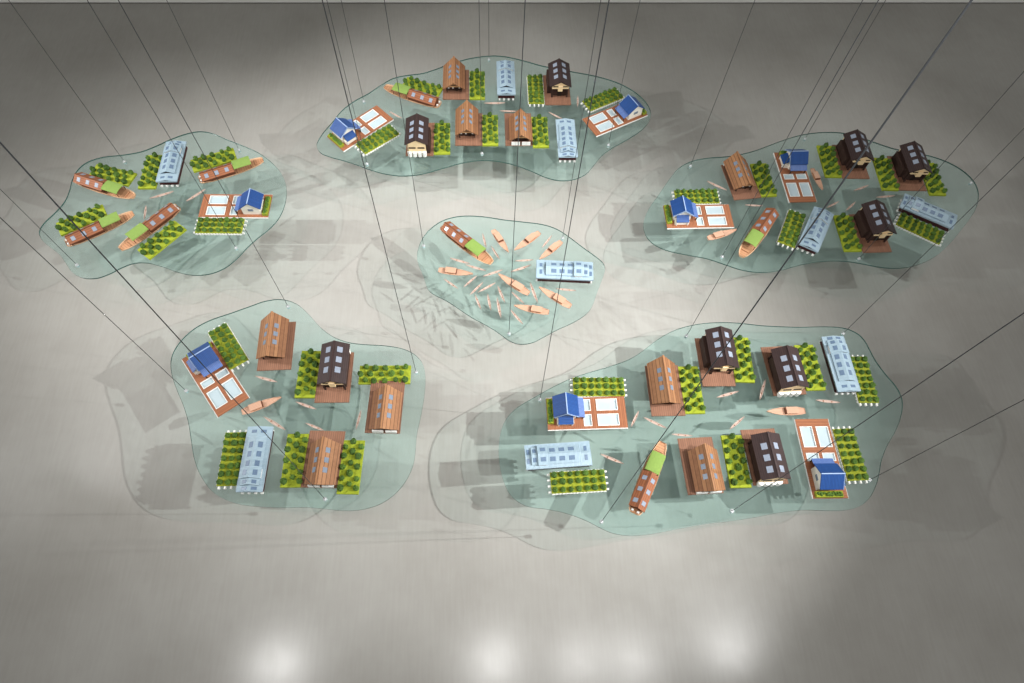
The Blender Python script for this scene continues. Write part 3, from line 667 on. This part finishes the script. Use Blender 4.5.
# ---- cables
CAB = [((363.8,101.5),"wall-side sheet behind the diagonal blue-roofed house"),((489,59.5),"wall-side sheet behind the far metal-roofed house"),((482,153.5),"wall-side sheet at its camera-side waist"),((595,80.6),"wall-side sheet behind the tip blue-roofed house"),((608.4,145),"wall-side sheet beside the ponds at its tip"),((367,164),"wall-side sheet in front of the diagonal blue-roofed house"),
 ((124.5,161.8),"four-houseboat sheet beside the farthest houseboat"),((77,265),"four-houseboat sheet at its outer camera-side lobe"),((236,248),"four-houseboat sheet in front of the blue-roofed house's garden"),((239,150),"four-houseboat sheet behind the houseboat nearest the wall side"),
 ((690.4,166),"two-motorboat sheet at its narrow wall-side shoulder"),((722,256.7),"two-motorboat sheet beside the houseboat's canopy"),((805,138.7),"two-motorboat sheet behind the turned blue-roofed house"),((971,182.8),"two-motorboat sheet at its far outer end"),((859,258.7),"two-motorboat sheet in front of the camera-side dark house"),
 ((423.6,245.7),"crowded central sheet beside the houseboat"),((562.6,238),"crowded central sheet behind the metal-roofed house"),((509,333.5),"crowded central sheet at its camera-side point"),
 ((288,306.4),"no-houseboat sheet behind the corner brown house"),((416,372),"no-houseboat sheet beside the crosswise garden"),((325,499),"no-houseboat sheet in front of the brown house between gardens"),((186,390.7),"no-houseboat sheet beside the angled blue-roofed house"),
 ((540,399.6),"largest sheet behind the porch-fronted blue-roofed house"),((686.4,336),"largest sheet beside the farthest dark house"),((843,333.5),"largest sheet behind the upright metal-roofed house"),((869.5,480),"largest sheet beside the turned blue-roofed house's garden"),((732,511),"largest sheet in front of the camera-side dark house"),((601.5,521.6),"largest sheet on the lobe before the houseboat")]
LEAN = {(416,372):(322,0), (601.5,521.6):(972,0), (732,511):(1024,313), (869.5,480):(1023.5,400), (325,499):(0,142.5), (186,390.7):(0,217.5)}
proto_f = None
for (u, v), l in CAB:
    p = at(u, v)
    c = MB().cyl(0,0,0,11-GLASS_Z,.0032,8).build('suspension_cable', M['steel'], smooth=True) if proto_f is None else None
    if c is None:
        c = proto_f[0].copy(); COL.objects.link(c); c.rotation_mode = 'XYZ'; c.rotation_euler = (0,0,0)
    c.location = (p.x, p.y, GLASS_Z)
    if (u, v) in LEAN:                                   # a few cables hang a little off plumb
        q = LEAN[(u, v)]; d = (at(*q, 0)-Vector((0,0,CAM_H))).normalized()
        t = (p.x*d.x+p.y*d.y)/(d.x*d.x+d.y*d.y); w = Vector((0,0,CAM_H))+d*t
        c.rotation_mode = 'QUATERNION'; c.rotation_quaternion = (w-p).to_track_quat('Z','Y')
    tag(c, "steel cable holding the "+l, 'cable', 'steel suspension cables')
    if proto_f is None:
        f = MB().cyl(0,0,.0003,.012,.024,16,.020).cyl(0,0,.012,.034,.010,12,.006).build('fitting', M['bolt'], c, bevel=0)
        n = MB().cyl(0,0,-GLASS_T-.014,-GLASS_T-.0003,.022,16).build('under_washer', M['bolt'], c)
        proto_f = (c, f, n)
    else:
        for q in proto_f[1:]:
            d = q.copy(); COL.objects.link(d); d.parent = c

# ------------------------------------------------------------------ light
def spot(name, loc, target, power, size=60, blend=.6, rad=.06, col=(1,.99,.975)):
    l = bpy.data.lights.new(name, 'SPOT'); l.energy = power; l.spot_size = math.radians(size); l.spot_blend = blend; l.shadow_soft_size = rad; l.color = col
    o = bpy.data.objects.new(name, l); COL.objects.link(o); o.location = loc
    o.rotation_euler = (Vector(target)-Vector(loc)).to_track_quat('-Z','Y').to_euler(); return o
LZ = 9.6
spot('track_spot', (6.1,0.1,LZ), (.9,3.9,0), 2700, 49, 1)
spot('track_spot', (11.2,1.5,LZ), (-.6,4.0,0), 8500, 40, 1)
spot('track_spot', (8.2,6.2,LZ), (-.2,5.6,0), 3300, 37, 1)
spot('track_spot', (-11.0,4.8,LZ), (-2.2,5.9,0), 2600, 42, 1)
spot('track_spot', (-17.0,4.9,LZ), (-1.2,5.4,0), 6600, 38, 1)
spot('track_spot', (-4.4,5.6,LZ), (-4.6,6.8,0), 800, 44, 1)
spot('track_spot', (-1.4,7.3,LZ), (-.3,8.2,0), 1500, 46, 1)
spot('track_spot', (7.4,6.6,LZ), (6.0,6.8,0), 900, 44, 1)
spot('track_spot', (0.07,.3,LZ), (0,3.0,0), 480, 110, 1)
spot('track_spot', (2.1,.23,LZ), (2.0,3.0,0), 340, 110, 1)
spot('track_spot', (3.5,.2,LZ), (3.0,3.0,0), 340, 110, 1)
spot('track_spot', (-5.2,.4,LZ), (-4.0,3.0,0), 540, 110, 1)
W = bpy.data.worlds.new('gallery_air'); S.world = W; W.use_nodes = True
W.node_tree.nodes['Background'].inputs[0].default_value = (1,.998,.985,1); W.node_tree.nodes['Background'].inputs[1].default_value = .66
S.view_settings.view_transform = 'Standard'; S.view_settings.look = 'None'; S.view_settings.exposure = 0; S.view_settings.gamma = 1; S.view_settings.use_curve_mapping = False
